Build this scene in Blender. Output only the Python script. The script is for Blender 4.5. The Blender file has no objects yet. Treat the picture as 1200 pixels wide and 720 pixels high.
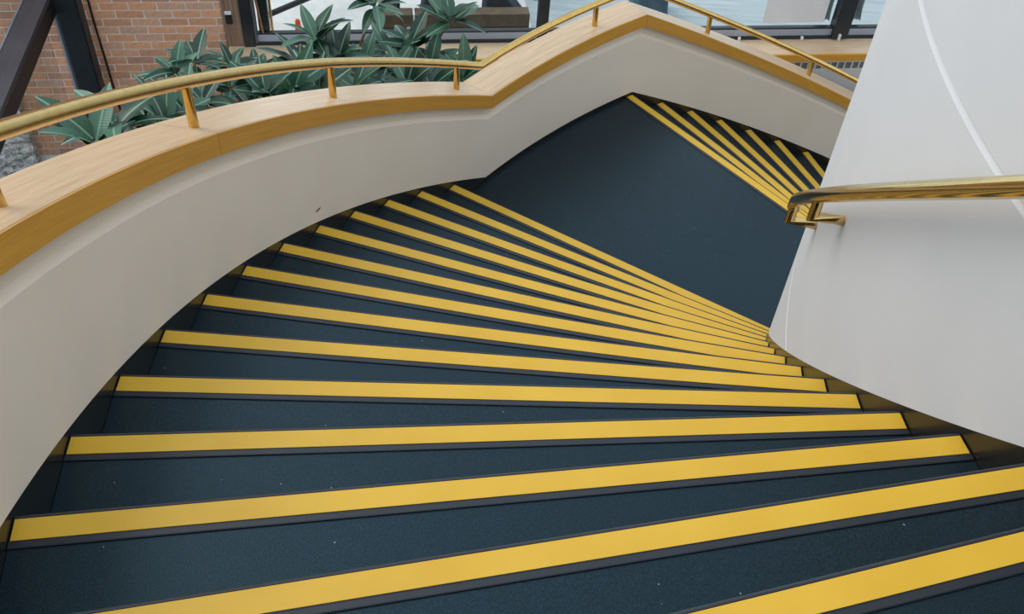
import bpy, bmesh, math, random
from math import sin, cos, pi, radians
from mathutils import Vector, Matrix

random.seed(7)
SC = bpy.context.scene
COL = SC.collection

# ------------------------------------------------------------------ camera
CAM = Vector((-4.01869, -2.00766, 1.37092))
FW = Vector((0.0, 0.7018478, -0.71232694))
RT = Vector((0.99678569, 0.05706751, 0.05622798))
UP = Vector((-0.08011421, 0.7100373, 0.69959184))
cd = bpy.data.cameras.new('camera')
cd.sensor_width = 36.0
cd.lens = 36.0 * 1156.676 / 1200.0
cd.clip_start = 0.05
cam = bpy.data.objects.new('camera', cd)
cam.matrix_world = Matrix(((RT.x, UP.x, -FW.x, CAM.x), (RT.y, UP.y, -FW.y, CAM.y),
                           (RT.z, UP.z, -FW.z, CAM.z), (0, 0, 0, 1)))
COL.objects.link(cam)
SC.camera = cam

# ------------------------------------------------------------------ light
w = bpy.data.worlds.new('overcast_sky')
SC.world = w
w.use_nodes = True
bg = w.node_tree.nodes['Background']
bg.inputs[0].default_value = (0.80, 0.90, 1.0, 1)
bg.inputs[1].default_value = 0.92

sd = bpy.data.lights.new('daylight', 'SUN')
sd.energy = 1.15
sd.angle = radians(46)
sd.color = (1.0, 0.93, 0.84)
so = bpy.data.objects.new('daylight', sd)
so.rotation_euler = Vector((0.80, -0.28, -0.85)).to_track_quat('-Z', 'Y').to_euler()
so.location = (-8, 4, 8)
COL.objects.link(so)

vs = SC.view_settings
vs.view_transform = 'Standard'
vs.look = 'None'
vs.gamma = 1.0
vs.use_curve_mapping = False
vs.exposure = 0.45

# ------------------------------------------------------------------ materials
def new_mat(name):
    m = bpy.data.materials.new(name)
    m.use_nodes = True
    nt = m.node_tree
    return m, nt, nt.nodes['Principled BSDF']

def N(nt, typ, **kw):
    n = nt.nodes.new(typ)
    for k, v in kw.items():
        setattr(n, k, v)
    return n

def ramp(nt, fac, stops):
    r = N(nt, 'ShaderNodeValToRGB')
    els = r.color_ramp.elements
    while len(els) < len(stops):
        els.new(0.5)
    for e, (p, c) in zip(els, stops):
        e.position = p
        e.color = (*c, 1)
    nt.links.new(fac, r.inputs[0])
    return r.outputs[0]

def noise(nt, coord, scale, detail=3, rough=0.5, mapscale=None):
    n = N(nt, 'ShaderNodeTexNoise')
    n.inputs['Scale'].default_value = scale
    n.inputs['Detail'].default_value = detail
    n.inputs['Roughness'].default_value = rough
    if mapscale:
        mp = N(nt, 'ShaderNodeMapping')
        mp.inputs['Scale'].default_value = mapscale
        nt.links.new(coord, mp.inputs[0])
        coord = mp.outputs[0]
    nt.links.new(coord, n.inputs['Vector'])
    return n.outputs['Fac']

def bump(nt, b, h, strength, dist=0.002):
    bn = N(nt, 'ShaderNodeBump')
    bn.inputs['Strength'].default_value = strength
    bn.inputs['Distance'].default_value = dist
    nt.links.new(h, bn.inputs['Height'])
    nt.links.new(bn.outputs[0], b.inputs['Normal'])

def tex(nt, which='Object'):
    return N(nt, 'ShaderNodeTexCoord').outputs[which]

def plain(name, c1, c2, scale=6, rough=0.5, metal=0.0, bstr=0.0, bscale=200, bdist=0.001, coat=0.0):
    m, nt, b = new_mat(name)
    co = tex(nt)
    nt.links.new(ramp(nt, noise(nt, co, scale, 4), [(0.3, c1), (0.7, c2)]), b.inputs['Base Color'])
    b.inputs['Roughness'].default_value = rough
    b.inputs['Metallic'].default_value = metal
    b.inputs['Coat Weight'].default_value = coat
    if bstr:
        bump(nt, b, noise(nt, co, bscale, 2), bstr, bdist)
    return m

M = {}
M['plaster'] = plain('plaster_warm_shade', (0.80, 0.695, 0.565), (0.83, 0.725, 0.595), 3, 0.75, bstr=0.15, bscale=120, bdist=0.0015)  # warm shade on the outer wall is put into this plaster colour
M['plaster_white'] = plain('white_plaster', (0.61, 0.612, 0.625), (0.635, 0.637, 0.65), 3, 0.75, bstr=0.12, bscale=120, bdist=0.0015)

def rubber():
    m, nt, b = new_mat('speckled_rubber')
    co = tex(nt)
    base = ramp(nt, noise(nt, co, 380, 2, 0.7), [(0.43, (0.0002, 0.001, 0.002)), (0.60, (0.0085, 0.019, 0.029))])
    wear = noise(nt, co, 2.2, 4, 0.6)
    mx = N(nt, 'ShaderNodeMix', data_type='RGBA', blend_type='MULTIPLY')
    mx.inputs[0].default_value = 0.6
    nt.links.new(base, mx.inputs[6])
    nt.links.new(ramp(nt, wear, [(0.3, (0.75, 0.75, 0.75)), (0.7, (1.25, 1.25, 1.25))]), mx.inputs[7])
    vor = N(nt, 'ShaderNodeTexVoronoi')
    vor.inputs['Scale'].default_value = 24
    nt.links.new(co, vor.inputs['Vector'])
    lint = ramp(nt, vor.outputs['Distance'], [(0.0, (1, 1, 1)), (0.042, (1, 1, 1)), (0.05, (0, 0, 0))])
    sel = ramp(nt, vor.outputs['Color'], [(0.56, (0, 0, 0)), (0.58, (1, 1, 1))])
    mul = N(nt, 'ShaderNodeMath', operation='MULTIPLY')
    nt.links.new(lint, mul.inputs[0]); nt.links.new(sel, mul.inputs[1])
    mx2 = N(nt, 'ShaderNodeMix', data_type='RGBA')
    nt.links.new(mul.outputs[0], mx2.inputs[0])
    nt.links.new(mx.outputs[2], mx2.inputs[6])
    mx2.inputs[7].default_value = (0.22, 0.23, 0.22, 1)
    nt.links.new(mx2.outputs[2], b.inputs['Base Color'])
    b.inputs['Roughness'].default_value = 0.34
    b.inputs['Specular IOR Level'].default_value = 0.45
    b.inputs['Specular Tint'].default_value = (0.46, 0.80, 1.0, 1)
    bump(nt, b, noise(nt, co, 420, 2, 0.6), 0.5, 0.0012)
    return m
M['rubber'] = rubber()
M['nosing'] = plain('smooth_rubber_nosing', (0.007, 0.012, 0.020), (0.012, 0.018, 0.028), 8, 0.42)
M['yellow'] = plain('yellow_tread_tape', (0.63, 0.365, 0.018), (0.69, 0.415, 0.030), 5, 0.45, bstr=0.25, bscale=350, bdist=0.0006)
M['skirt'] = plain('dark_brown_skirting', (0.007, 0.006, 0.004), (0.014, 0.011, 0.007), 5, 0.25)

def oak(name, dark, light, rough=0.38):
    m, nt, b = new_mat(name)
    uv = tex(nt, 'UV')
    g1 = noise(nt, uv, 9, 5, 0.6, (0.25, 5, 1))
    g2 = noise(nt, uv, 60, 3, 0.6, (0.10, 4, 1))
    ad = N(nt, 'ShaderNodeMath', operation='ADD')
    sc = N(nt, 'ShaderNodeMath', operation='MULTIPLY'); sc.inputs[1].default_value = 0.5
    nt.links.new(g1, ad.inputs[0]); nt.links.new(g2, ad.inputs[1]); nt.links.new(ad.outputs[0], sc.inputs[0])
    nt.links.new(ramp(nt, sc.outputs[0], [(0.36, dark), (0.60, light)]), b.inputs['Base Color'])
    b.inputs['Roughness'].default_value = rough
    b.inputs['Coat Weight'].default_value = 0.25
    b.inputs['Coat Roughness'].default_value = 0.25
    bump(nt, b, g2, 0.12, 0.001)
    return m
M['oak'] = oak('pale_oak', (0.55, 0.365, 0.21), (0.72, 0.535, 0.355))
M['oak_bounce'] = oak('oak_warm_bounce', (0.56, 0.25, 0.022), (0.68, 0.33, 0.035))  # orange tone is warm bounce light coloured into the front faces

def brass(name, c1, c2, r):
    m, nt, b = new_mat(name)
    co = tex(nt)
    nt.links.new(ramp(nt, noise(nt, co, 25, 3), [(0.3, c1), (0.7, c2)]), b.inputs['Base Color'])
    b.inputs['Metallic'].default_value = 1.0
    b.inputs['Roughness'].default_value = r
    return m
M['brass'] = brass('satin_brass', (0.62, 0.39, 0.115), (0.70, 0.46, 0.155), 0.25)
M['brass_bright'] = brass('polished_brass', (0.74, 0.52, 0.20), (0.80, 0.58, 0.25), 0.13)

def brick():
    m, nt, b = new_mat('orange_brick')
    oi = N(nt, 'ShaderNodeObjectInfo')
    co = tex(nt)
    c = ramp(nt, oi.outputs['Random'], [(0.0, (0.46, 0.245, 0.16)), (0.35, (0.62, 0.30, 0.165)), (0.7, (0.70, 0.355, 0.205)), (1.0, (0.56, 0.34, 0.24))])
    mx = N(nt, 'ShaderNodeMix', data_type='RGBA', blend_type='MULTIPLY')
    mx.inputs[0].default_value = 0.8
    nt.links.new(c, mx.inputs[6])
    nt.links.new(ramp(nt, noise(nt, co, 40, 4, 0.7), [(0.3, (0.75, 0.75, 0.75)), (0.7, (1.2, 1.2, 1.2))]), mx.inputs[7])
    nt.links.new(mx.outputs[2], b.inputs['Base Color'])
    b.inputs['Roughness'].default_value = 0.9
    bump(nt, b, noise(nt, co, 150, 3), 0.5, 0.002)
    return m
M['brick'] = brick()
M['mortar'] = plain('pale_mortar', (0.80, 0.74, 0.67), (0.88, 0.83, 0.77), 30, 0.95, bstr=0.4, bscale=200)
M['frame'] = plain('dark_bronze_frame', (0.012, 0.016, 0.020), (0.020, 0.025, 0.030), 4, 0.38)
M['frame_light'] = plain('grey_blue_metal_rail', (0.30, 0.34, 0.42), (0.38, 0.42, 0.50), 4, 0.4, 0.2)
M['frame_mid'] = plain('charcoal_painted_beam', (0.075, 0.072, 0.085), (0.095, 0.09, 0.105), 4, 0.5)
M['black'] = plain('matt_black', (0.006, 0.006, 0.007), (0.012, 0.012, 0.013), 10, 0.5)
M['white_plastic'] = plain('white_plastic', (0.75, 0.75, 0.74), (0.82, 0.82, 0.81), 10, 0.4)
M['grille'] = plain('grey_metal_grille', (0.55, 0.55, 0.54), (0.62, 0.62, 0.61), 10, 0.45)
M['grille_dark'] = plain('grille_cavity', (0.14, 0.15, 0.16), (0.19, 0.20, 0.21), 10, 0.7)
M['panel'] = plain('grey_white_panel', (0.52, 0.53, 0.54), (0.57, 0.58, 0.59), 4, 0.55)
M['paving'] = plain('pale_concrete_paving', (0.66, 0.64, 0.62), (0.76, 0.74, 0.73), 12, 0.9, bstr=0.3, bscale=80)
M['soil'] = plain('dark_soil', (0.02, 0.016, 0.012), (0.05, 0.04, 0.03), 30, 1.0, bstr=1.0, bscale=60, bdist=0.01)
M['floor'] = plain('dark_carpet', (0.03, 0.036, 0.043), (0.05, 0.056, 0.064), 60, 0.9)
M['timber'] = plain('brown_timber', (0.085, 0.055, 0.030), (0.14, 0.095, 0.055), 14, 0.7, bstr=0.3, bscale=60)
M['navy'] = plain('navy_canvas', (0.006, 0.014, 0.030), (0.014, 0.028, 0.05), 14, 0.8, bstr=0.3, bscale=120)
M['steel_blue'] = plain('blue_grey_fabric', (0.03, 0.07, 0.11), (0.07, 0.13, 0.18), 9, 0.7, bstr=0.3, bscale=60)
M['slate'] = plain('slate_grey_steel', (0.04, 0.06, 0.075), (0.06, 0.085, 0.10), 9, 0.5)
M['orange'] = plain('orange_plastic', (0.75, 0.11, 0.02), (0.85, 0.16, 0.03), 9, 0.5)
M['paper'] = plain('white_paper', (0.72, 0.72, 0.73), (0.77, 0.77, 0.78), 5, 0.85)
M['drape'] = plain('pale_gathered_drape', (0.30, 0.36, 0.37), (0.55, 0.60, 0.58), 16, 0.8)
M['terracotta'] = plain('rusty_rod', (0.22, 0.10, 0.05), (0.30, 0.14, 0.08), 12, 0.6)

def streaky():
    m, nt, b = new_mat('streaked_paving_glass_blue')
    co = tex(nt)
    s = noise(nt, co, 3, 4, 0.6, (0.6, 14, 1))
    nt.links.new(ramp(nt, s, [(0.3, (0.33, 0.39, 0.42)), (0.7, (0.50, 0.55, 0.57))]), b.inputs['Base Color'])  # blue tone stands in for tint and reflection of the window glass
    b.inputs['Roughness'].default_value = 0.85
    bump(nt, b, s, 0.3, 0.004)
    return m
M['streaky'] = streaky()

def ribbed():
    m, nt, b = new_mat('ribbed_brown_panel')
    co = tex(nt)
    s = noise(nt, co, 10, 2, 0.5, (14, 14, 0.2))
    nt.links.new(ramp(nt, s, [(0.35, (0.15, 0.085, 0.055)), (0.65, (0.30, 0.19, 0.13))]), b.inputs['Base Color'])
    b.inputs['Roughness'].default_value = 0.8
    return m
M['ribbed'] = ribbed()

def pebbles():
    m, nt, b = new_mat('exposed_aggregate')
    co = tex(nt)
    v = N(nt, 'ShaderNodeTexVoronoi')
    v.inputs['Scale'].default_value = 42
    nt.links.new(co, v.inputs['Vector'])
    sep = N(nt, 'ShaderNodeSeparateColor')
    nt.links.new(v.outputs['Color'], sep.inputs[0])
    nt.links.new(ramp(nt, sep.outputs[0], [(0.0, (0.20, 0.20, 0.195)), (0.5, (0.46, 0.44, 0.42)), (1.0, (0.72, 0.69, 0.65))]), b.inputs['Base Color'])
    b.inputs['Roughness'].default_value = 0.9
    bump(nt, b, v.outputs['Distance'], 0.9, 0.01)
    return m
M['pebbles'] = pebbles()

def glass():
    m = bpy.data.materials.new('clear_glass')
    m.use_nodes = True
    nt = m.node_tree
    nt.nodes.remove(nt.nodes['Principled BSDF'])
    out = nt.nodes['Material Output']
    t = N(nt, 'ShaderNodeBsdfTransparent'); t.inputs[0].default_value = (0.93, 0.96, 0.96, 1)
    g = N(nt, 'ShaderNodeBsdfGlossy'); g.inputs['Roughness'].default_value = 0.02
    lw0 = N(nt, 'ShaderNodeLayerWeight'); lw0.inputs[0].default_value = 0.5
    pw = N(nt, 'ShaderNodeMath', operation='POWER'); pw.inputs[1].default_value = 4.0
    nt.links.new(lw0.outputs['Facing'], pw.inputs[0])
    lw = N(nt, 'ShaderNodeMath', operation='MULTIPLY_ADD'); lw.inputs[1].default_value = 0.35; lw.inputs[2].default_value = 0.02
    nt.links.new(pw.outputs[0], lw.inputs[0])
    mx = N(nt, 'ShaderNodeMixShader')
    nt.links.new(lw.outputs[0], mx.inputs[0]); nt.links.new(t.outputs[0], mx.inputs[1]); nt.links.new(g.outputs[0], mx.inputs[2])
    nt.links.new(mx.outputs[0], out.inputs[0])
    return m
M['glass'] = glass()

def leafmat():
    m, nt, b = new_mat('glossy_leaf')
    oi = N(nt, 'ShaderNodeObjectInfo')
    co = tex(nt)
    sep = N(nt, 'ShaderNodeSeparateXYZ'); nt.links.new(co, sep.inputs[0])
    ab = N(nt, 'ShaderNodeMath', operation='ABSOLUTE'); nt.links.new(sep.outputs[1], ab.inputs[0])
    base = ramp(nt, oi.outputs['Random'], [(0.0, (0.004, 0.028, 0.014)), (0.5, (0.010, 0.052, 0.028)), (0.85, (0.030, 0.105, 0.062)), (1.0, (0.085, 0.18, 0.12))])
    rib = ramp(nt, ab.outputs[0], [(0.0, (1, 1, 1)), (0.010, (1, 1, 1)), (0.020, (0, 0, 0))])
    vein = N(nt, 'ShaderNodeTexWave'); vein.inputs['Scale'].default_value = 7; vein.inputs['Distortion'].default_value = 1.5
    nt.links.new(co, vein.inputs['Vector'])
    mx = N(nt, 'ShaderNodeMix', data_type='RGBA')
    nt.links.new(rib, mx.inputs[0]); nt.links.new(base, mx.inputs[6]); mx.inputs[7].default_value = (0.16, 0.30, 0.20, 1)
    nt.links.new(mx.outputs[2], b.inputs['Base Color'])
    b.inputs['Roughness'].default_value = 0.33
    bump(nt, b, vein.outputs['Fac'], 0.10, 0.01)
    return m
M['leaf'] = leafmat()
M['stem'] = plain('brown_green_stem', (0.13, 0.10, 0.05), (0.24, 0.19, 0.09), 20, 0.8)

# ------------------------------------------------------------------ helpers
def link(name, me, mat, parent=None):
    o = bpy.data.objects.new(name, me)
    COL.objects.link(o)
    if mat is not None and not me.materials:
        me.materials.append(M[mat])
    if parent is not None:
        o.parent = parent
    return o

def mesh(name, verts, faces, mat, parent=None, smooth=False, uvs=None, sharp=35):
    me = bpy.data.meshes.new(name)
    me.from_pydata([tuple(v) for v in verts], [], faces)
    bm = bmesh.new(); bm.from_mesh(me)
    bmesh.ops.recalc_face_normals(bm, faces=bm.faces)
    bm.to_mesh(me); bm.free()
    if uvs:
        ul = me.uv_layers.new(name='UVMap')
        for l in me.loops:
            ul.data[l.index].uv = uvs[l.vertex_index]
    if smooth:
        for p in me.polygons:
            p.use_smooth = True
        try:
            me.set_sharp_from_angle(angle=radians(sharp))
        except Exception:
            pass
    return link(name, me, mat, parent)

def tag(o, label=None, cat=None, group=None, kind=None):
    if label: o['label'] = label
    if cat: o['category'] = cat
    if group: o['group'] = group
    if kind: o['kind'] = kind
    return o

def empty(name, loc=(0, 0, 0)):
    o = bpy.data.objects.new(name, None)
    o.location = loc
    o.empty_display_size = 0.1
    COL.objects.link(o)
    return o

def frame_box(origin, ex, ey, ez, x0, x1, y0, y1, z0, z1, bevel=0.0):
    """verts and faces of a box in a local frame"""
    bm = bmesh.new()
    vs_ = []
    for z in (z0, z1):
        for y in (y0, y1):
            for x in (x0, x1):
                vs_.append(bm.verts.new(origin + ex * x + ey * y + ez * z))
    for f in ((0, 1, 3, 2), (4, 6, 7, 5), (0, 4, 5, 1), (2, 3, 7, 6), (0, 2, 6, 4), (1, 5, 7, 3)):
        bm.faces.new([vs_[i] for i in f])
    bmesh.ops.recalc_face_normals(bm, faces=bm.faces)
    if bevel:
        bmesh.ops.bevel(bm, geom=list(bm.edges), offset=bevel, segments=2, affect='EDGES', profile=0.6)
    return bm

EX, EY, EZ = Vector((1, 0, 0)), Vector((0, 1, 0)), Vector((0, 0, 1))
def box(name, mat, parent, x0, x1, y0, y1, z0, z1, origin=Vector((0, 0, 0)), ex=EX, ey=EY, ez=EZ, bevel=0.0, local=None, uv=False):
    bm = frame_box(origin, ex, ey, ez, x0, x1, y0, y1, z0, z1, bevel)
    me = bpy.data.meshes.new(name)
    bm.to_mesh(me); bm.free()
    if uv:
        ul = me.uv_layers.new(name='UVMap')
        for l in me.loops:
            c = me.vertices[l.vertex_index].co - origin
            ul.data[l.index].uv = (c.dot(ex), c.dot(ey) + c.dot(ez))
    return link(name, me, mat, parent)

def tube_mesh(name, pts, rad, mat, parent=None, seg=14, caps=True):
    """sweep a circle along a polyline, mitred at the corners; rad a number or list"""
    pts = [Vector(p) for p in pts]
    n = len(pts)
    rads = rad if isinstance(rad, (list, tuple)) else [rad] * n
    verts, faces = [], []
    t0_ = (pts[1] - pts[0]).normalized()
    ref = Vector((0, 0, 1)) if abs(t0_.z) < 0.9 else Vector((1, 0, 0))
    nrm = (ref - t0_ * ref.dot(t0_)).normalized()
    for i in range(n):
        ta = (pts[i] - pts[i - 1]).normalized() if i > 0 else (pts[1] - pts[0]).normalized()
        tb = (pts[i + 1] - pts[i]).normalized() if i < n - 1 else ta
        t = (ta + tb).normalized()
        nrm = (nrm - ta * nrm.dot(ta)).normalized()
        bin_ = ta.cross(nrm)
        for j in range(seg):
            a = 2 * pi * j / seg
            p = nrm * cos(a) + bin_ * sin(a)
            # project along ta onto the mitre plane
            d = -p.dot(t) / max(ta.dot(t), 0.3)
            verts.append(pts[i] + (p + ta * d) * rads[i])
        nrm = (nrm - tb * nrm.dot(tb)).normalized()
    for i in range(n - 1):
        for j in range(seg):
            a, b = i * seg + j, i * seg + (j + 1) % seg
            faces.append((a, b, b + seg, a + seg))
    if caps:
        faces.append(tuple(range(seg))[::-1])
        faces.append(tuple(range((n - 1) * seg, n * seg)))
    return mesh(name, verts, faces, mat, parent, smooth=True)

# ------------------------------------------------------------------ stair geometry
RO, RI = 5.0531, 3.0617
RISE = 0.17
T0, DT, DT2 = 3.472605, -0.064703, -0.062553
KL = 18.31985                      # landing nosing, in steps of the upper flight
THL = T0 + KL * DT
KTOP, NLOW = -6, 12                # first tread, treads of the lower flight

def theta(k):                       # k continues past the landing as lower-flight steps
    return T0 + k * DT if k <= KL else THL + (k - KL) * DT2

def znose(k):
    if k <= 14: return -RISE * k
    if k <= KL: return -RISE * 14
    return -RISE * (14 + (k - KL))

KEND = KL + NLOW
def P(r, k, z):
    t = theta(k)
    return Vector((r * cos(t), r * sin(t), z))

def krange(a, b, step=0.25):
    ks = {a, b}
    k = math.ceil(a / step) * step
    while k < b:
        if k > a: ks.add(k)
        k += step
    for s in (14.0, KL):
        if a < s < b: ks.add(s)
    ks = sorted(ks)
    out = [ks[0]]
    for k in ks[1:]:
        if k - out[-1] > 1e-4: out.append(k)
    return out

def sweep(name, prof, ks, mat, parent=None, smooth=True, closed=True):
    """prof(k) -> list of (r, z); swept round the stair axis"""
    verts, faces, uvs = [], [], []
    np_ = len(prof(ks[0]))
    for k in ks:
        acc = 0.0
        last = None
        for (r, z) in prof(k):
            verts.append(P(r, k, z))
            if last is not None: acc += math.hypot(r - last[0], (z - last[1]) if abs(z - last[1]) < 0.2 else 0)
            last = (r, z)
            uvs.append((k * 0.33, acc))
    m = np_ if closed else np_ - 1
    for i in range(len(ks) - 1):
        for j in range(m):
            a, b = i * np_ + j, i * np_ + (j + 1) % np_
            faces.append((a, b, b + np_, a + np_))
    if closed:
        faces.append(tuple(range(np_))[::-1])
        faces.append(tuple(range((len(ks) - 1) * np_, len(ks) * np_)))
    return mesh(name, verts, faces, mat, parent, smooth, uvs, sharp=12)

# ------------------------------------------------------------------ setting: walls of the stair
WO = RO + 0.0006                     # face of the outer wall
ZB = -4.62
KA = KTOP - 1
def wall_prof(k):
    z = znose(k)
    return [(WO, ZB), (WO, z + 0.448), (WO + 0.018, z + 0.468), (WO + 0.018, z + 0.532), (RO + 0.175, z + 0.532), (RO + 0.175, ZB)]
wall_outer = sweep('wall_outer', wall_prof, krange(KA, KEND), 'plaster')
tag(wall_outer, 'plaster balustrade wall curving round the outside of the stair, warm shade in its colour', kind='structure')

# oak capping in boards, mitred where the slope changes
C0, C1 = RO - 0.022, RO + 0.195
joints = [KA, -0.35, 6.80, 14.0, KL, 25.6, KEND]
for a, b in zip(joints[:-1], joints[1:]):
    g = 0.0035
    def cap_prof(k):
        z = znose(k)
        return [(C0 + 0.0055, z + 0.533), (C0 + 0.0055, z + 0.617), (C1 - 0.006, z + 0.617), (C1, z + 0.611), (C1, z + 0.533)]
    board = sweep('cap_board', cap_prof, krange(a + g, b - g), 'oak', wall_outer)
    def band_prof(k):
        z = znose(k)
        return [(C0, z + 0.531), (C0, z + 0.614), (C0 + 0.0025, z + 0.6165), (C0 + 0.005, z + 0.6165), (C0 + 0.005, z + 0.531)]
    eb = sweep('warm_bounce_edge', band_prof, krange(a + g, b - g), 'oak_bounce', board)  # thin facing that carries the painted bounce tone
    tag(eb, 'inner face of the oak capping, warm bounce light in its colour')

def skirt_o(k):
    z = znose(k)
    return [(RO, z - 0.36), (RO, z + 0.026), (RO + 0.010, z + 0.026), (RO + 0.010, z - 0.36)]
tag(sweep('baseboard_outer', skirt_o, krange(KA, KEND), 'skirt'), 'dark brown skirting along the foot of the outer wall', kind='structure')

WI = RI - 0.0006
def inner_prof(k):
    c = 0.007
    return [(WI, -5.2), (WI, -1.196), (WI - c, -1.178), (WI, -1.174), (WI, 0.163), (WI - c, 0.181), (WI, 0.185), (WI, 2.4), (WI - 0.18, 2.4), (WI - 0.18, -5.2)]
wall_inner = sweep('wall_inner', inner_prof, krange(KA, KEND + 2), 'plaster_white')
tag(wall_inner, 'tall white plaster wall curving round the inside of the stair', kind='structure')
def skirt_i(k):
    z = znose(k)
    return [(RI, z - 0.36), (RI, z + 0.030), (RI - 0.010, z + 0.030), (RI - 0.010, z - 0.36)]
tag(sweep('baseboard_inner', skirt_i, krange(KA, KEND), 'skirt'), 'dark brown skirting along the foot of the inner wall', kind='structure')

mk = mesh('scuff_mark', [P(WO - 0.0006, k_, znose(k_) + o_) for k_, o_ in ((8.92, 0.085), (9.03, 0.098), (9.10, 0.102), (9.05, 0.090), (8.97, 0.082))], [(0, 1, 2, 3, 4)], 'black', wall_outer)
tag(mk, 'small dark scuff on the plaster')

# ------------------------------------------------------------------ staircase
stair = empty('staircase', (0, 0, -4.5))
tag(stair, 'curved staircase with dark rubber treads and yellow nosing strips', 'staircase')
OFF = Vector((0, 0, 4.5))

def stair_child(o, parent):
    o.parent = parent
    return o

def tread_sector(name, ka, kb, z, segs):
    verts, faces = [], []
    thick = 0.20
    r0, r1 = RI + 0.001, RO - 0.001
    n = segs + 1
    for i in range(n):
        k = ka + (kb - ka) * i / segs
        for (r, zz) in ((r0, z), (r1, z), (r1, z - thick), (r0, z - thick)):
            verts.append(P(r, k, zz) + OFF)
    for i in range(segs):
        for j in range(4):
            a, b = i * 4 + j, i * 4 + (j + 1) % 4
            faces.append((a, b, b + 4, a + 4))
    faces.append((3, 2, 1, 0))
    faces.append(tuple(range((n - 1) * 4, n * 4)))
    return mesh(name, verts, faces, 'rubber', stair)

def nosing(tread, k, z):
    t = theta(k)
    er = Vector((cos(t), sin(t), 0))
    ed = Vector((sin(t), -cos(t), 0))          # downhill
    # dark rubber nosing: rounded lip, flat back, beads either side of the tape
    prof = [(-0.066, -0.001), (-0.066, 0.0030), (-0.064, 0.0042), (-0.052, 0.0042), (-0.0505, 0.0028), (0.0005, 0.0028),
            (0.0015, 0.0040), (0.005, 0.0036), (0.0085, 0.0012), (0.0100, -0.004), (0.0100, -0.030), (0.0005, -0.030), (0.0005, -0.001)]
    o = Vector((0, 0, z)) + OFF
    r0, r1 = RI + 0.002, RO - 0.002
    verts, faces = [], []
    for r in (r0, r1):
        for (d, zz) in prof:
            verts.append(o + er * r + ed * d + EZ * zz)
    n = len(prof)
    for j in range(n):
        faces.append((j, (j + 1) % n, n + (j + 1) % n, n + j))
    faces.append(tuple(range(n))[::-1]); faces.append(tuple(range(n, 2 * n)))
    mesh('nosing', verts, faces, 'nosing', tread)
    s = box('yellow_strip', 'yellow', tread, RI + 0.004, RO - 0.004, -0.0485, -0.0005, 0.0029, 0.0044, origin=o, ex=er, ey=ed)
    tag(s, 'yellow anti-slip strip')

for k in range(KTOP, 14):
    t = tread_sector('tread', k - 1 - 0.02, k, -RISE * k, 4)
    nosing(t, k, -RISE * k)
t = tread_sector('landing', 13 - 0.02, KL, -RISE * 14, 16)
tag(t, 'wide level landing of blue-black rubber')
nosing(t, KL, -RISE * 14)
for i in range(1, NLOW + 1):
    t = tread_sector('tread', KL + i - 1.02, KL + i, -RISE * (14 + i), 4)
    nosing(t, KL + i, -RISE * (14 + i))

# ------------------------------------------------------------------ outer brass handrail on posts
RR = 5.128
def rail_z(k):
    if k <= 14: return znose(k) + 0.786 - 0.018 * max(0, (k - 10)) / 4.0
    return znose(k) + 0.768 - 0.012 * min(1, (k - 14) / 6)
oh = empty('brass_handrail', P(RR, 3.684, znose(3.684) + 0.617))
tag(oh, 'satin brass handrail on short posts along the oak capping', 'handrail')
pts = [P(RR, k, rail_z(k)) - oh.location for k in krange(KA + 0.3, KEND - 0.3, 0.5)]
tube_mesh('rail', pts, 0.0215, 'brass', oh, seg=20)
for k in (-6.0, -2.8, 0.42, 3.684, 6.899, 10.043, 13.339, 17.162, 20.5, 23.8, 27.1):
    b = P(RR - 0.004, k, znose(k) + 0.610)
    tpt = P(RR, k, rail_z(k) - 0.012)
    tube_mesh('post', [b - oh.location, tpt - oh.location], 0.0165, 'brass', oh, seg=14)

# ------------------------------------------------------------------ inner wall-mounted handrail
RH = RI + 0.092
def hz(k): return znose(k) + 0.716
KE = 8.45
ih = empty('wall_handrail', P(RI, 7.0, hz(7.0) - 0.1))
tag(ih, 'polished brass handrail with elbow brackets fixed to the white inner wall', 'handrail')
L = ih.location
pts = [P(RH, k, hz(k)) for k in krange(-5, KE - 0.25, 0.25)]
# end of the rail bends down
e0 = P(RH, KE - 0.25, hz(KE - 0.25)); e1 = P(RH, KE + 0.12, hz(KE + 0.12))
dirv = (e1 - e0).normalized()
for i in range(1, 7):
    a = i / 6 * (pi / 2 + 0.1)
    R_ = 0.034
    pts.append(e0 + dirv * (0.02 + R_ * sin(a)) - EZ * (R_ * (1 - cos(a))))
tube_mesh('rail', [p - L for p in pts], 0.0225, 'brass_bright', ih, seg=20)
endp = pts[-1]
def bracket(top, k):
    er = Vector((cos(theta(k)), sin(theta(k)), 0))
    low = top - EZ * 0.080
    rr = math.hypot(low.x, low.y)
    tube_mesh('bracket', [p - L for p in (top, low, low - er * (rr - WI + 0.002))], 0.0168, 'brass_bright', ih, seg=14)
bracket(P(RH, 6.7, hz(6.7)), 6.7)
bracket(endp + EZ * 0.03, KE + 0.28)
bracket(P(RH, 0.9, hz(0.9)), 0.9)
bracket(P(RH, -4.2, hz(-4.2)), -4.2)

# ------------------------------------------------------------------ window and brick wall behind
A = radians(10)
B0 = Vector((-6.72028, 4.49479, 0))
WE = Vector((cos(A), sin(A), 0))        # along the wall
WN = Vector((-sin(A), cos(A), 0))       # away from the room
def WP(s, n, z): return B0 + WE * s + WN * n + EZ * z
def wbox(name, mat, parent, s0, s1, n0, n1, z0, z1, bevel=0.0, uv=False):
    return box(name, mat, parent, s0, s1, n0, n1, z0, z1, origin=B0, ex=WE, ey=WN, bevel=bevel, uv=uv)

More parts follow.
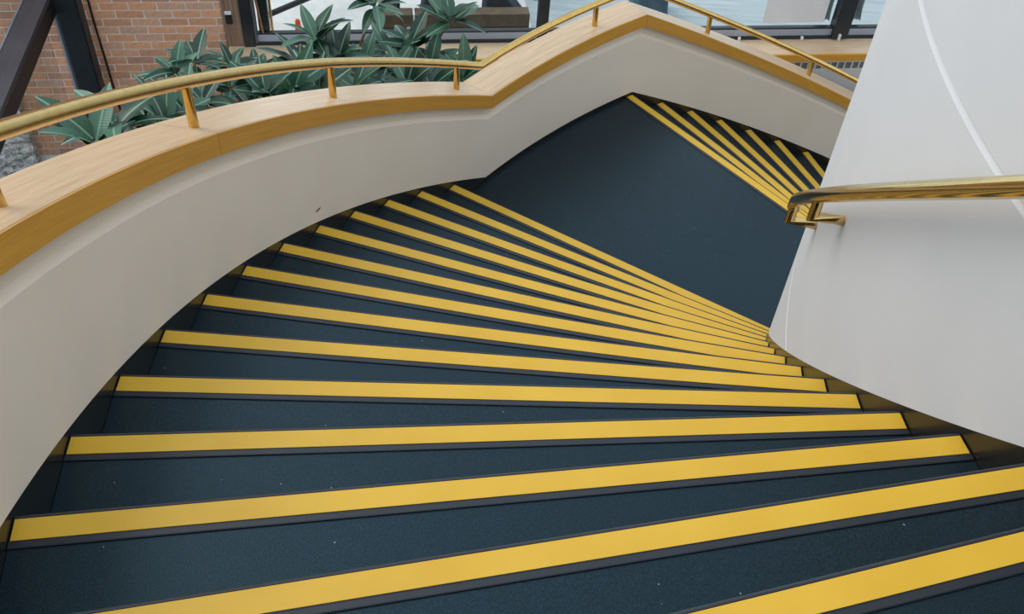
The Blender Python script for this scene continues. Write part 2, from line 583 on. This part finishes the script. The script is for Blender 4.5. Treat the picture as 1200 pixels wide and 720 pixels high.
ZS = -2.71
wall_brick = wbox('wall_brick', 'mortar', None, -3.2, 0.385, 0.004, 0.22, -4.6, 1.2)
tag(wall_brick, 'orange brick wall with pale mortar behind the plants', kind='structure')
BL, BH, BJ = 0.2032, 0.0640, 0.0125
# the course line seen at z = -2.355
zc0 = -2.355 + 0.004
bm = frame_box(Vector((0, 0, 0)), WE, WN, EZ, -(BL - BJ) / 2, (BL - BJ) / 2, -0.006, 0.03, -(BH - BJ) / 2, (BH - BJ) / 2, 0.003)
bme = bpy.data.meshes.new('brick'); bm.to_mesh(bme); bm.free(); bme.materials.append(M['brick'])
rest_v, rest_f = [], []
single = []
for c in range(-20, 55):
    z = zc0 + (c - 0.5) * BH
    if z > 1.15: break
    sh = (BL / 2 if c % 2 else 0) + 0.03
    for i in range(-15, 4):
        s = i * BL + sh
        s0, s1 = s - BL / 2 + BJ / 2, s + BL / 2 - BJ / 2
        s1 = min(s1, 0.38)
        if s1 - s0 < 0.015: continue
        if -1.55 < s and -3.70 < z < -2.12:
            cx = (s0 + s1) / 2
            o = bpy.data.objects.new('brick', bme)
            COL.objects.link(o); o.parent = wall_brick
            o.location = WP(cx, 0, z) + WN * random.uniform(-0.0015, 0.0015)
            if s1 - s0 < BL - BJ - 1e-4:
                k_ = (s1 - s0) / (BL - BJ)
                me2 = bme.copy(); o.data = me2
                for v in me2.vertices:
                    al = v.co.dot(WE); v.co += WE * (al * k_ - al)
        else:
            b = len(rest_v)
            for zz in (z - (BH - BJ) / 2, z + (BH - BJ) / 2):
                for nn in (-0.006, 0.03):
                    for ss in (s0, s1): rest_v.append(WP(ss, nn, zz))
            for f in ((0, 1, 3, 2), (4, 6, 7, 5), (0, 4, 5, 1), (2, 3, 7, 6), (0, 2, 6, 4), (1, 5, 7, 3)):
                rest_f.append(tuple(b + q for q in f))
tag(mesh('brick_field', rest_v, rest_f, 'brick', wall_brick), 'further courses of orange brick', kind='stuff')

# ribbed brown strip and outlet between brick and window
tag(wbox('trim_1', 'ribbed', None, 0.386, 0.515, -0.012, 0.18, -4.4, 1.2), 'narrow ribbed brown panel between the brick and the window', kind='structure')
out = empty('wall_outlet', WP(0.432, -0.012, -2.47))
tag(out, 'small dark outlet with pale top on the ribbed brown panel', 'outlet')
def lbox(name, mat, par, s0, s1, n0, n1, z0, z1, bevel=0.0):
    return box(name, mat, par, s0, s1, n0, n1, z0, z1, ex=WE, ey=WN, bevel=bevel)
lbox('plate', 'black', out, -0.024, 0.024, -0.010, -0.0005, -0.050, 0.026, 0.002)
lbox('cover', 'white_plastic', out, -0.024, 0.024, -0.014, -0.0005, 0.028, 0.052, 0.002)

# window: three bays of glass
ZT = 1.2
S_END = 7.6
win = wbox('window_1', 'frame', None, 0.52, S_END, -0.015, 0.055, -2.708, -2.682)
tag(win, 'dark framed window looking on to the pavement', kind='structure')
wbox('bottom_rail', 'frame_light', win, 0.62, S_END, -0.006, 0.045, -2.682, -2.625, 0.004)
wbox('glazing_bead', 'frame', win, 0.62, S_END, 0.0, 0.04, -2.6245, -2.611)
wbox('top_rail', 'frame', win, 0.52, S_END, -0.01, 0.05, ZT - 0.08, ZT)
wbox('jamb', 'frame', win, 0.518, 0.60, -0.035, 0.06, -2.708, ZT, 0.004)
wbox('jamb_edge', 'frame_mid', win, 0.605, 0.622, -0.030, 0.05, -2.68, ZT)
wbox('jamb', 'frame', win, 0.635, 0.715, 0.03, 0.10, -2.62, ZT, 0.004)
wbox('mullion', 'frame', win, 2.765, 2.845, -0.030, 0.06, -2.682, ZT, 0.004)
wbox('mullion', 'frame', win, 5.20, 5.335, -0.035, 0.06, -2.700, ZT, 0.004)
for a, b in ((0.62, 2.765), (2.845, 5.20), (5.335, S_END)):
    wbox('pane', 'glass', win, a, b, 0.016, 0.022, -2.611, ZT - 0.08)
for s in (4.42, 4.95, 5.26):
    wbox('window_clip', 'white_plastic', win, s - 0.010, s + 0.010, -0.055 if s > 5.2 else -0.040, -0.034 if s > 5.2 else -0.0155, ZS + 0.004, ZS + 0.034 if s < 5.2 else ZS + 0.06, 0.005)

# oak sill, convector casing with grille
tag(wbox('trim_2', 'oak', None, 0.40, S_END, -0.232, -0.0155, ZS - 0.055, ZS, 0.003, uv=True), 'pale oak window sill', kind='structure')
tag(wbox('trim_3', 'oak_bounce', None, 0.40, S_END, -0.252, -0.2325, ZS - 0.062, ZS + 0.001, 0.003, uv=True), 'front edge of the oak window sill in the bounce-tinted oak', kind='structure')
conv = empty('convector_casing', WP(5.0, -0.12, -4.42))
tag(conv, 'grey convector casing with a slotted grille under the oak sill', 'heater')
def cbox(name, mat, s0, s1, n0, n1, z0, z1, bevel=0.0):
    o_ = -WN * -0.12 * 0
    return box(name, mat, conv, s0 - 5.0, s1 - 5.0, n0 + 0.12, n1 + 0.12, z0 + 4.42, z1 + 4.42, ex=WE, ey=WN, bevel=bevel)
cbox('front_panel', 'panel', 0.45, S_END, -0.240, -0.02, -4.42, -2.866)
cbox('grille_back', 'grille_dark', 0.45, S_END, -0.222, -0.02, -2.866, -2.773)
cbox('grille_rail', 'grille', 0.45, S_END, -0.240, -0.224, -2.788, -2.7735)
cbox('grille_rail', 'grille', 0.45, S_END, -0.240, -0.224, -2.8655, -2.852)
n = 0
s = 3.6
while s < 6.6:
    cbox('grille_bar', 'grille', s, s + 0.010, -0.238, -0.224, -2.852, -2.788)
    s += 0.062

# paper on the glass
pp = wbox('paper_sheet', 'paper', None, 4.595, 5.115, 0.0125, 0.0155, -2.572, -1.85)
tag(pp, 'blank white paper sheet fixed to the window glass beside the right mullion', 'paper')

# drapes gathered either side of the right mullion, outside the glass
def drape(s0, s1, label, seed):
    rnd = random.Random(seed)
    root = WP((s0 + s1) / 2, 0.12, -2.60)
    n = 26
    verts, faces = [], []
    zs = [-2.60, -2.50, -2.3, -1.8, -1.0, ZT]
    for j, z in enumerate(zs):
        spread = 1.0 + 0.25 * (j == 0)
        for i in range(n):
            s = (s0 + s1) / 2 + (s1 - s0) * (i / (n - 1) - 0.5) * spread
            nn = 0.12 + 0.028 * sin(i * 1.35 + seed + 0.35 * j) + 0.01 * sin(i * 0.5 + j)
            verts.append(WP(s, nn, z))
    for j in range(len(zs) - 1):
        for i in range(n - 1):
            a = j * n + i
            faces.append((a, a + 1, a + n + 1, a + n))
    o = mesh('drape', [v - root for v in verts], faces, 'drape', None, smooth=True)
    o.location = root
    md = o.modifiers.new('thick', 'SOLIDIFY'); md.thickness = 0.004
    tag(o, label, 'drape', 'drapes by the right mullion')
drape(5.12, 5.20, 'pale gathered drape left of the right window mullion', 1)
drape(5.36, 5.46, 'pale gathered drape right of the right window mullion', 5)

# ------------------------------------------------------------------ left glazing: post, beam, glass
gd = -WN     # from the brick towards the viewer
gs = -WE                     # to the outside (left)
gp = wbox('window_2', 'frame', None, -0.745, -0.585, -0.12, 0.003, -4.5, 1.2, 0.004)
tag(gp, 'dark steel post and framing of the left glazing against the brick', kind='structure')
wbox('post_edge', 'frame_light', gp, -0.790, -0.768, -0.075, -0.0065, -4.5, 1.2)
wbox('post_side', 'frame_mid', gp, -0.767, -0.746, -0.10, -0.0065, -4.5, 1.2)
wbox('post_rib', 'frame', gp, -0.665, -0.595, -0.135, -0.1205, -4.5, 1.2)
BO = WP(-0.765, -0.122, -2.237)
box('beam', 'frame_mid', gp, 0.0, 7.0, 0.0, 0.155, -0.11, 0.0, origin=BO, ex=gd, ey=gs, bevel=0.004)
box('beam_side', 'black', gp, 0.0, 7.0, -0.022, -0.0005, -0.13, -0.004, origin=BO, ex=gd, ey=gs)
box('beam_edge_reflection', 'frame_light', gp, 0.0, 7.0, 0.156, 0.17, -0.08, 0.004, origin=BO, ex=gd, ey=gs)  # pale strip modelled for the reflection along the glass edge
box('pane', 'glass', gp, 0.0, 7.0, 0.075, 0.081, -2.3, -0.111, origin=BO, ex=gd, ey=gs)
box('pane', 'glass', gp, 0.0, 7.0, 0.075, 0.081, 0.001, 3.4, origin=BO, ex=gd, ey=gs)

# cable on the brick
cab = tube_mesh('cable', [WP(-0.545, -0.014, 1.0), WP(-0.540, -0.014, -1.8), WP(-0.535, -0.014, -2.5), WP(-0.515, -0.014, -3.3), WP(-0.51, -0.014, -4.3)], 0.0085, 'black', None, seg=8)
tag(cab, 'thin black cable running down the brick wall beside the dark post', 'cable')

# exposed-aggregate pier outside
def pier():
    bm = bmesh.new()
    nx, nz = 34, 44
    rnd = random.Random(3)
    s0, s1, z0, z1 = -3.0, -1.235, -4.5, -3.06
    grid = []
    for j in range(nz + 1):
        row = []
        for i in range(nx + 1):
            s = s0 + (s1 - s0) * i / nx
            z = z0 + (z1 - z0) * j / nz
            row.append(bm.verts.new(WP(s, -0.09 + rnd.uniform(-0.012, 0.012), z)))
        grid.append(row)
    for j in range(nz):
        for i in range(nx):
            bm.faces.new((grid[j][i], grid[j][i + 1], grid[j + 1][i + 1], grid[j + 1][i]))
    back = {}
    for (j, i) in [(0, 0), (0, nx), (nz, 0), (nz, nx)]:
        s = s0 + (s1 - s0) * i / nx; z = z0 + (z1 - z0) * j / nz
        back[(j, i)] = bm.verts.new(WP(s, -0.0075, z))
    bm.faces.new([grid[nz][i] for i in range(nx + 1)] + [back[(nz, nx)], back[(nz, 0)]])
    bm.faces.new([grid[j][nx] for j in range(nz + 1)] + [back[(nz, nx)], back[(0, nx)]])
    bm.faces.new([back[(0, 0)], back[(0, nx)], back[(nz, nx)], back[(nz, 0)]])
    bmesh.ops.recalc_face_normals(bm, faces=bm.faces)
    me = bpy.data.meshes.new('aggregate_pier'); bm.to_mesh(me); bm.free()
    return link('aggregate_pier', me, 'pebbles')
tag(pier(), 'grey exposed-aggregate concrete block at the foot of the brick wall', 'concrete block')

# ------------------------------------------------------------------ ground and floors
fl = box('floor', 'floor', None, -12, 12, -12, 5.75, -4.64, -4.625)
tag(fl, 'dark floor at the foot of the stair', kind='structure')
og = wbox('pavement_1', 'paving', None, 0.3, 2.80, 0.24, 16, -2.95, -2.85)
tag(og, 'pale concrete pavement outside the left bay of the window', kind='structure')
og = wbox('pavement_2', 'streaky', None, 2.801, 14, 0.24, 16, -2.95, -2.85)
tag(og, 'streaked paving outside the middle and right bays, blue of the window glass in its colour', kind='structure')

# planter soil between the curved wall and the brick
sv, sf = [], []
ks = krange(-2, 18, 0.5)
for k in ks:
    t_ = theta(k); d = Vector((cos(t_), sin(t_), 0))
    rw = ((B0 + WN * -0.30 - Vector((0, 0, 0))).dot(WN)) / max(d.dot(WN), 1e-3)
    if rw < 0 or rw > 40: rw = 40
    den = d.dot(gs)
    rg = (BO - gs * 0.05).dot(gs) / den if den > 1e-3 else 40
    ro_ = min(rw, rg if rg > 0 else 40, 9)
    for r in (RO + 0.176, max(ro_, RO + 0.2)):
        sv.append(P(r, k, -3.6)); 
nk = len(ks)
sv += [v - EZ * 0.9 for v in sv]
m_ = 2 * nk
for i in range(nk - 1):
    a = 2 * i
    sf += [(a, a + 1, a + 3, a + 2), (m_ + a, m_ + a + 2, m_ + a + 3, m_ + a + 1), (a, a + 2, m_ + a + 2, m_ + a), (a + 1, m_ + a + 1, m_ + a + 3, a + 3)]
sf += [(0, m_, m_ + 1, 1), (m_ - 2, m_ - 1, 2 * m_ - 1, 2 * m_ - 2)]
soil = mesh('planter_bed', sv, sf, 'soil')
tag(soil, 'dark soil bed behind the curved balustrade under the plants', 'planter')

# ------------------------------------------------------------------ plants
def leaf_mesh(name, wid, droop, fold, wave):
    verts, faces = [], []
    n = 9
    for i in range(n):
        u = i / (n - 1)
        wv = wid * (sin(pi * min(1, (0.05 + 0.95 * u)) ** 0.85) ** 0.8) if 0 < i < n - 1 else (0.012 if i == 0 else 0.003)
        z = 0.10 * u - droop * u * u
        for j, sgn in enumerate((-1, -0.5, 0, 0.5, 1)):
            verts.append((u, wv * sgn, z + fold * abs(sgn) * wv + wave * sin(u * 12 + sgn * 2) * abs(sgn) * wv))
    for i in range(n - 1):
        for j in range(4):
            a = i * 5 + j
            faces.append((a, a + 1, a + 6, a + 5))
    me = bpy.data.meshes.new(name)
    me.from_pydata(verts, [], faces)
    for p in me.polygons: p.use_smooth = True
    me.materials.append(M['leaf'])
    return me
LEAVES = [leaf_mesh('leaf', 0.17, 0.20, 0.30, 0.06), leaf_mesh('leaf', 0.20, 0.34, 0.25, 0.10), leaf_mesh('leaf', 0.18, 0.08, 0.34, 0.05), leaf_mesh('leaf', 0.16, 0.48, 0.26, 0.08)]

WHORLS = {
 'a': ([(-5.61, 1.10, -0.96), (-5.57, 1.31, -1.07), (-5.64, 0.97, -0.94), (-5.50, 1.30, -1.07)], (-5.95, 1.15)),
 'b': ([(-5.74, 2.08, -1.34), (-5.68, 2.22, -1.36), (-5.56, 1.89, -1.36), (-5.56, 1.66, -1.25)], (-6.05, 2.05)),
 'c': ([(-5.63, 2.58, -1.60), (-5.55, 2.28, -1.53), (-5.47, 2.38, -1.61), (-5.35, 2.20, -1.50), (-5.56, 2.76, -1.75)], (-5.95, 2.65)),
 'd': ([(-5.27, 3.02, -1.66), (-5.38, 3.01, -1.83), (-5.27, 2.44, -1.62), (-5.16, 2.54, -1.69), (-5.15, 2.98, -1.77)], (-5.55, 3.05)),
 'e': ([(-5.03, 3.17, -1.89), (-4.94, 3.18, -1.49), (-4.99, 2.67, -1.74), (-4.90, 2.84, -1.87), (-4.85, 3.18, -1.92)], (-5.25, 3.35)),
 'f': ([(-4.54, 3.46, -1.72), (-4.78, 3.44, -1.90), (-4.74, 2.98, -1.89), (-4.61, 3.07, -1.96), (-4.64, 3.31, -1.95), (-4.43, 3.24, -1.98), (-4.91, 3.40, -1.94)], (-4.85, 3.62)),
}
PLABEL = {
 'a': 'leafy shrub at the far left, nearest the brass rail, in front of the dark post',
 'b': 'dark leafy shrub in front of the brick wall, right of the black cable',
 'c': 'leafy shrub in front of the ribbed brown panel and window corner',
 'd': 'shrub with broad pale green leaves fanned out before the orange cone',
 'e': 'tall leafy shrub rising in front of the left end of the timber beam',
 'f': 'leafy shrub nearest the bend in the brass rail, spreading over the sill',
}
SIZE = {'a': 0.22, 'b': 0.18, 'c': 0.19, 'd': 0.25, 'e': 0.22, 'f': 0.24}
for key, (ws, (bx_, by_)) in WHORLS.items():
    rnd = random.Random(ord(key) * 11)
    base = Vector((bx_, by_, -3.598))
    pl = empty('leafy_shrub', base)
    tag(pl, PLABEL[key], 'plant', 'shrubs behind the balustrade')
    hub = Vector((bx_, by_, min(p[2] for p in ws) - 0.75))
    tube_mesh('trunk', [Vector((0, 0, 0)), (hub - base) * 0.5 + Vector((0.02, 0.02, 0)), hub - base], [0.030, 0.024, 0.018], 'stem', pl, seg=8)
    for wi, p in enumerate(ws):
        tip = Vector(p)
        mid = (hub + tip) * 0.5 + Vector((bx_ - tip.x, by_ - tip.y, 0)) * 0.25 + EZ * -0.05
        tube_mesh('stem', [hub - base, mid - base, tip - base + (tip - mid) * 0.0], [0.013, 0.010, 0.006], 'stem', pl, seg=6)
        nl = rnd.choice((9, 10, 11))
        ph0 = rnd.uniform(0, 6.28)
        axis = ((tip - mid).normalized() * 0.5 + EZ + Vector((rnd.uniform(-.2, .2), rnd.uniform(-.2, .2) - 0.1, 0))).normalized()
        ax = axis.orthogonal().normalized()
        ay = axis.cross(ax)
        for i in range(nl):
            ph = ph0 + i * 2.399
            el = radians(rnd.choice((rnd.uniform(-25, 10), rnd.uniform(5, 30), rnd.uniform(25, 60))))
            d = (ax * cos(ph) + ay * sin(ph)) * cos(el) + axis * sin(el)
            x = d.normalized()
            up = (axis - x * axis.dot(x))
            up = up.normalized() if up.length > 1e-3 else ax
            y = up.cross(x)
            z = x.cross(y)
            roll = rnd.uniform(-0.35, 0.35)
            y2 = y * cos(roll) + z * sin(roll); z2 = z * cos(roll) - y * sin(roll)
            L_ = SIZE[key] * rnd.uniform(0.75, 1.15)
            st = tip - base + axis * (-0.012 * (i * 0.35)) + x * 0.012
            # keep leaves clear of the oak capping
            endw = base + st + x * L_
            if math.hypot(endw.x, endw.y) < RO + 0.22 and endw.z < -0.2:
                kk = (math.atan2(endw.y, endw.x) % (2 * pi) - T0) / DT
                if endw.z < znose(kk) + 0.70: L_ *= 0.55
                endw = base + st + x * L_
                if math.hypot(endw.x, endw.y) < RO + 0.22: continue
            o = bpy.data.objects.new('leaf', LEAVES[rnd.randrange(4)])
            COL.objects.link(o); o.parent = pl
            mw = Matrix(((x.x, y2.x, z2.x, st.x), (x.y, y2.y, z2.y, st.y), (x.z, y2.z, z2.z, st.z), (0, 0, 0, 1)))
            o.matrix_local = mw @ Matrix.Scale(L_, 4)

# ------------------------------------------------------------------ things outside on the pavement
GZ = -2.85
def wloc(s, n, z=GZ): return WP(s, n, z)
# timber beam in two lengths on a black base
tb = empty('timber_beam', wloc(2.0, 0.37))
tag(tb, 'low brown timber beam lying on black bearers just outside the window', 'beam')
lbox('beam_length', 'timber', tb, -0.51, -0.188, -0.02, 0.10, 0.075, 0.183, 0.006)
lbox('beam_length', 'timber', tb, -0.172, 0.76, -0.02, 0.10, 0.075, 0.183, 0.006)
lbox('joint_strap', 'white_plastic', tb, -0.187, -0.173, -0.024, 0.102, 0.072, 0.187)
lbox('bearer', 'black', tb, -0.46, -0.24, -0.01, 0.09, 0.0, 0.0748)
lbox('bearer', 'black', tb, -0.15, 0.76, -0.01, 0.09, 0.0, 0.0748)
# steel post behind the beam
sp = empty('steel_post', wloc(1.64, 0.57))
tag(sp, 'slate grey square steel post behind the timber beam, left of the jacket', 'post')
lbox('shaft', 'slate', sp, -0.05, 0.05, -0.04, 0.04, 0.012, 2.0, 0.004)
lbox('foot_plate', 'slate', sp, -0.09, 0.09, -0.075, 0.075, 0.0, 0.012)
lbox('edge_strip', 'black', sp, 0.052, 0.075, -0.04, 0.04, 0.012, 2.0)
# lumps of dark cloth
def cloth(name, label, s, n, dims, mat, seed, cat, taper, z=GZ):
    rnd = random.Random(seed)
    bm = bmesh.new()
    bmesh.ops.create_grid(bm, x_segments=1, y_segments=1, size=0.5)
    bm.free()
    bm = bmesh.new()
    bmesh.ops.create_cube(bm, size=1)
    bmesh.ops.subdivide_edges(bm, edges=list(bm.edges), cuts=5, use_grid_fill=True)
    for v in bm.verts:
        u = v.co.z + 0.5
        t_ = 1 - taper[0] * u
        x = v.co.x * t_ + taper[1] * u
        rr = 1 - 0.12 * (abs(v.co.x * v.co.y) * 4)
        q = Vector((x * dims[0] * rr, v.co.y * dims[1] * rr * (1 - 0.3 * u), u * dims[2]))
        if u > 0.02:
            q += Vector((rnd.uniform(-1, 1), rnd.uniform(-1, 1), rnd.uniform(-1, 1))) * 0.012
            q.z += 0.02 * sin(x * 14 + seed) * u
        v.co = WE * q.x + WN * q.y + EZ * q.z
    me = bpy.data.meshes.new(name); bm.to_mesh(me); bm.free()
    for p in me.polygons: p.use_smooth = True
    o = link(name, me, mat)
    o.location = wloc(s, n, z)
    md = o.modifiers.new('sub', 'SUBSURF'); md.levels = 1; md.render_levels = 1
    tag(o, label, cat)
    return o
cloth('folded_jacket', 'dark folded jacket slumped behind the timber beam beside the steel post', 1.99, 0.64, (0.24, 0.24, 0.42), 'navy', 2, 'jacket', (0.4, 0.1))
cloth('canvas_bag', 'navy canvas bag sloping down to the right end of the timber beam', 2.60, 0.66, (0.40, 0.28, 0.34), 'navy', 4, 'bag', (0.8, -0.40))
cloth('cloth_bundle', 'blue-grey cloth bundle on the paving beyond the bend in the oak capping', 3.84, 0.68, (0.34, 0.34, 0.40), 'steel_blue', 6, 'bundle', (0.25, -0.05))
# little folding stool frame beside the bag
st_ = empty('folding_stool', wloc(2.78, 0.90))
tag(st_, 'thin black folding stool frame right of the navy bag', 'stool')
def wv(s, n, z): return WE * s + WN * n + EZ * z
tube_mesh('leg', [wv(-0.12, 0, 0), wv(0.10, 0, 0.45)], 0.012, 'black', st_, 8)
tube_mesh('leg', [wv(0.12, 0.02, 0), wv(-0.10, 0.02, 0.45)], 0.012, 'black', st_, 8)
tube_mesh('leg', [wv(-0.12, 0.3, 0), wv(0.10, 0.3, 0.45)], 0.012, 'black', st_, 8)
tube_mesh('leg', [wv(0.12, 0.32, 0), wv(-0.10, 0.32, 0.45)], 0.012, 'black', st_, 8)
lbox('seat', 'slate', st_, -0.15, 0.15, -0.02, 0.34, 0.45, 0.47, 0.006)
# orange cone
cn = empty('marker_cone', wloc(0.90, 0.36))
tag(cn, 'small orange plastic cone on the pale pavement outside', 'cone')
cv, cf = [], []
for (r_, z_) in ((0.030, 0.0), (0.025, 0.07), (0.020, 0.125), (0.012, 0.138)):
    for j in range(16): cv.append((r_ * cos(2 * pi * j / 16), r_ * sin(2 * pi * j / 16), z_ + 0.012))
for i in range(3):
    for j in range(16): cf.append((i * 16 + j, i * 16 + (j + 1) % 16, (i + 1) * 16 + (j + 1) % 16, (i + 1) * 16 + j))
cf.append(tuple(range(48, 64))); cf.append(tuple(range(16))[::-1])
mesh('body', cv, cf, 'orange', cn, True)
lbox('base', 'orange', cn, -0.04, 0.04, -0.04, 0.04, 0.0, 0.0118, 0.003)
# rods and the sloping rail by the left jamb
tag(tube_mesh('yellow_rod', [wloc(0.705, 0.27), wloc(0.735, 0.27, 0.8)], 0.011, 'brass', None, 10), 'thin upright brass-coloured rod outside the left end of the window', 'rod')
tag(tube_mesh('rust_rod', [wloc(0.665, 0.005, -2.611), wloc(0.600, 0.005, -1.9), wloc(0.52, -0.06, -1.0)], 0.009, 'terracotta', None, 10), 'thin rust-brown rod leaning beside the dark window jamb', 'rod')
sr = empty('sloping_rail', wloc(1.10, 0.5))
tag(sr, 'black sloping guard rail on the pale pavement outside', 'rail')
tube_mesh('bar', [wv(-0.48, -0.15, 0.17), wv(0.90, 1.05, 0.17)], 0.024, 'black', sr, 8)
tube_mesh('leg', [wv(-0.46, -0.13, 0), wv(-0.46, -0.13, 0.17)], 0.020, 'black', sr, 8)
tube_mesh('leg', [wv(0.88, 1.03, 0), wv(0.88, 1.03, 0.17)], 0.020, 'black', sr, 8)
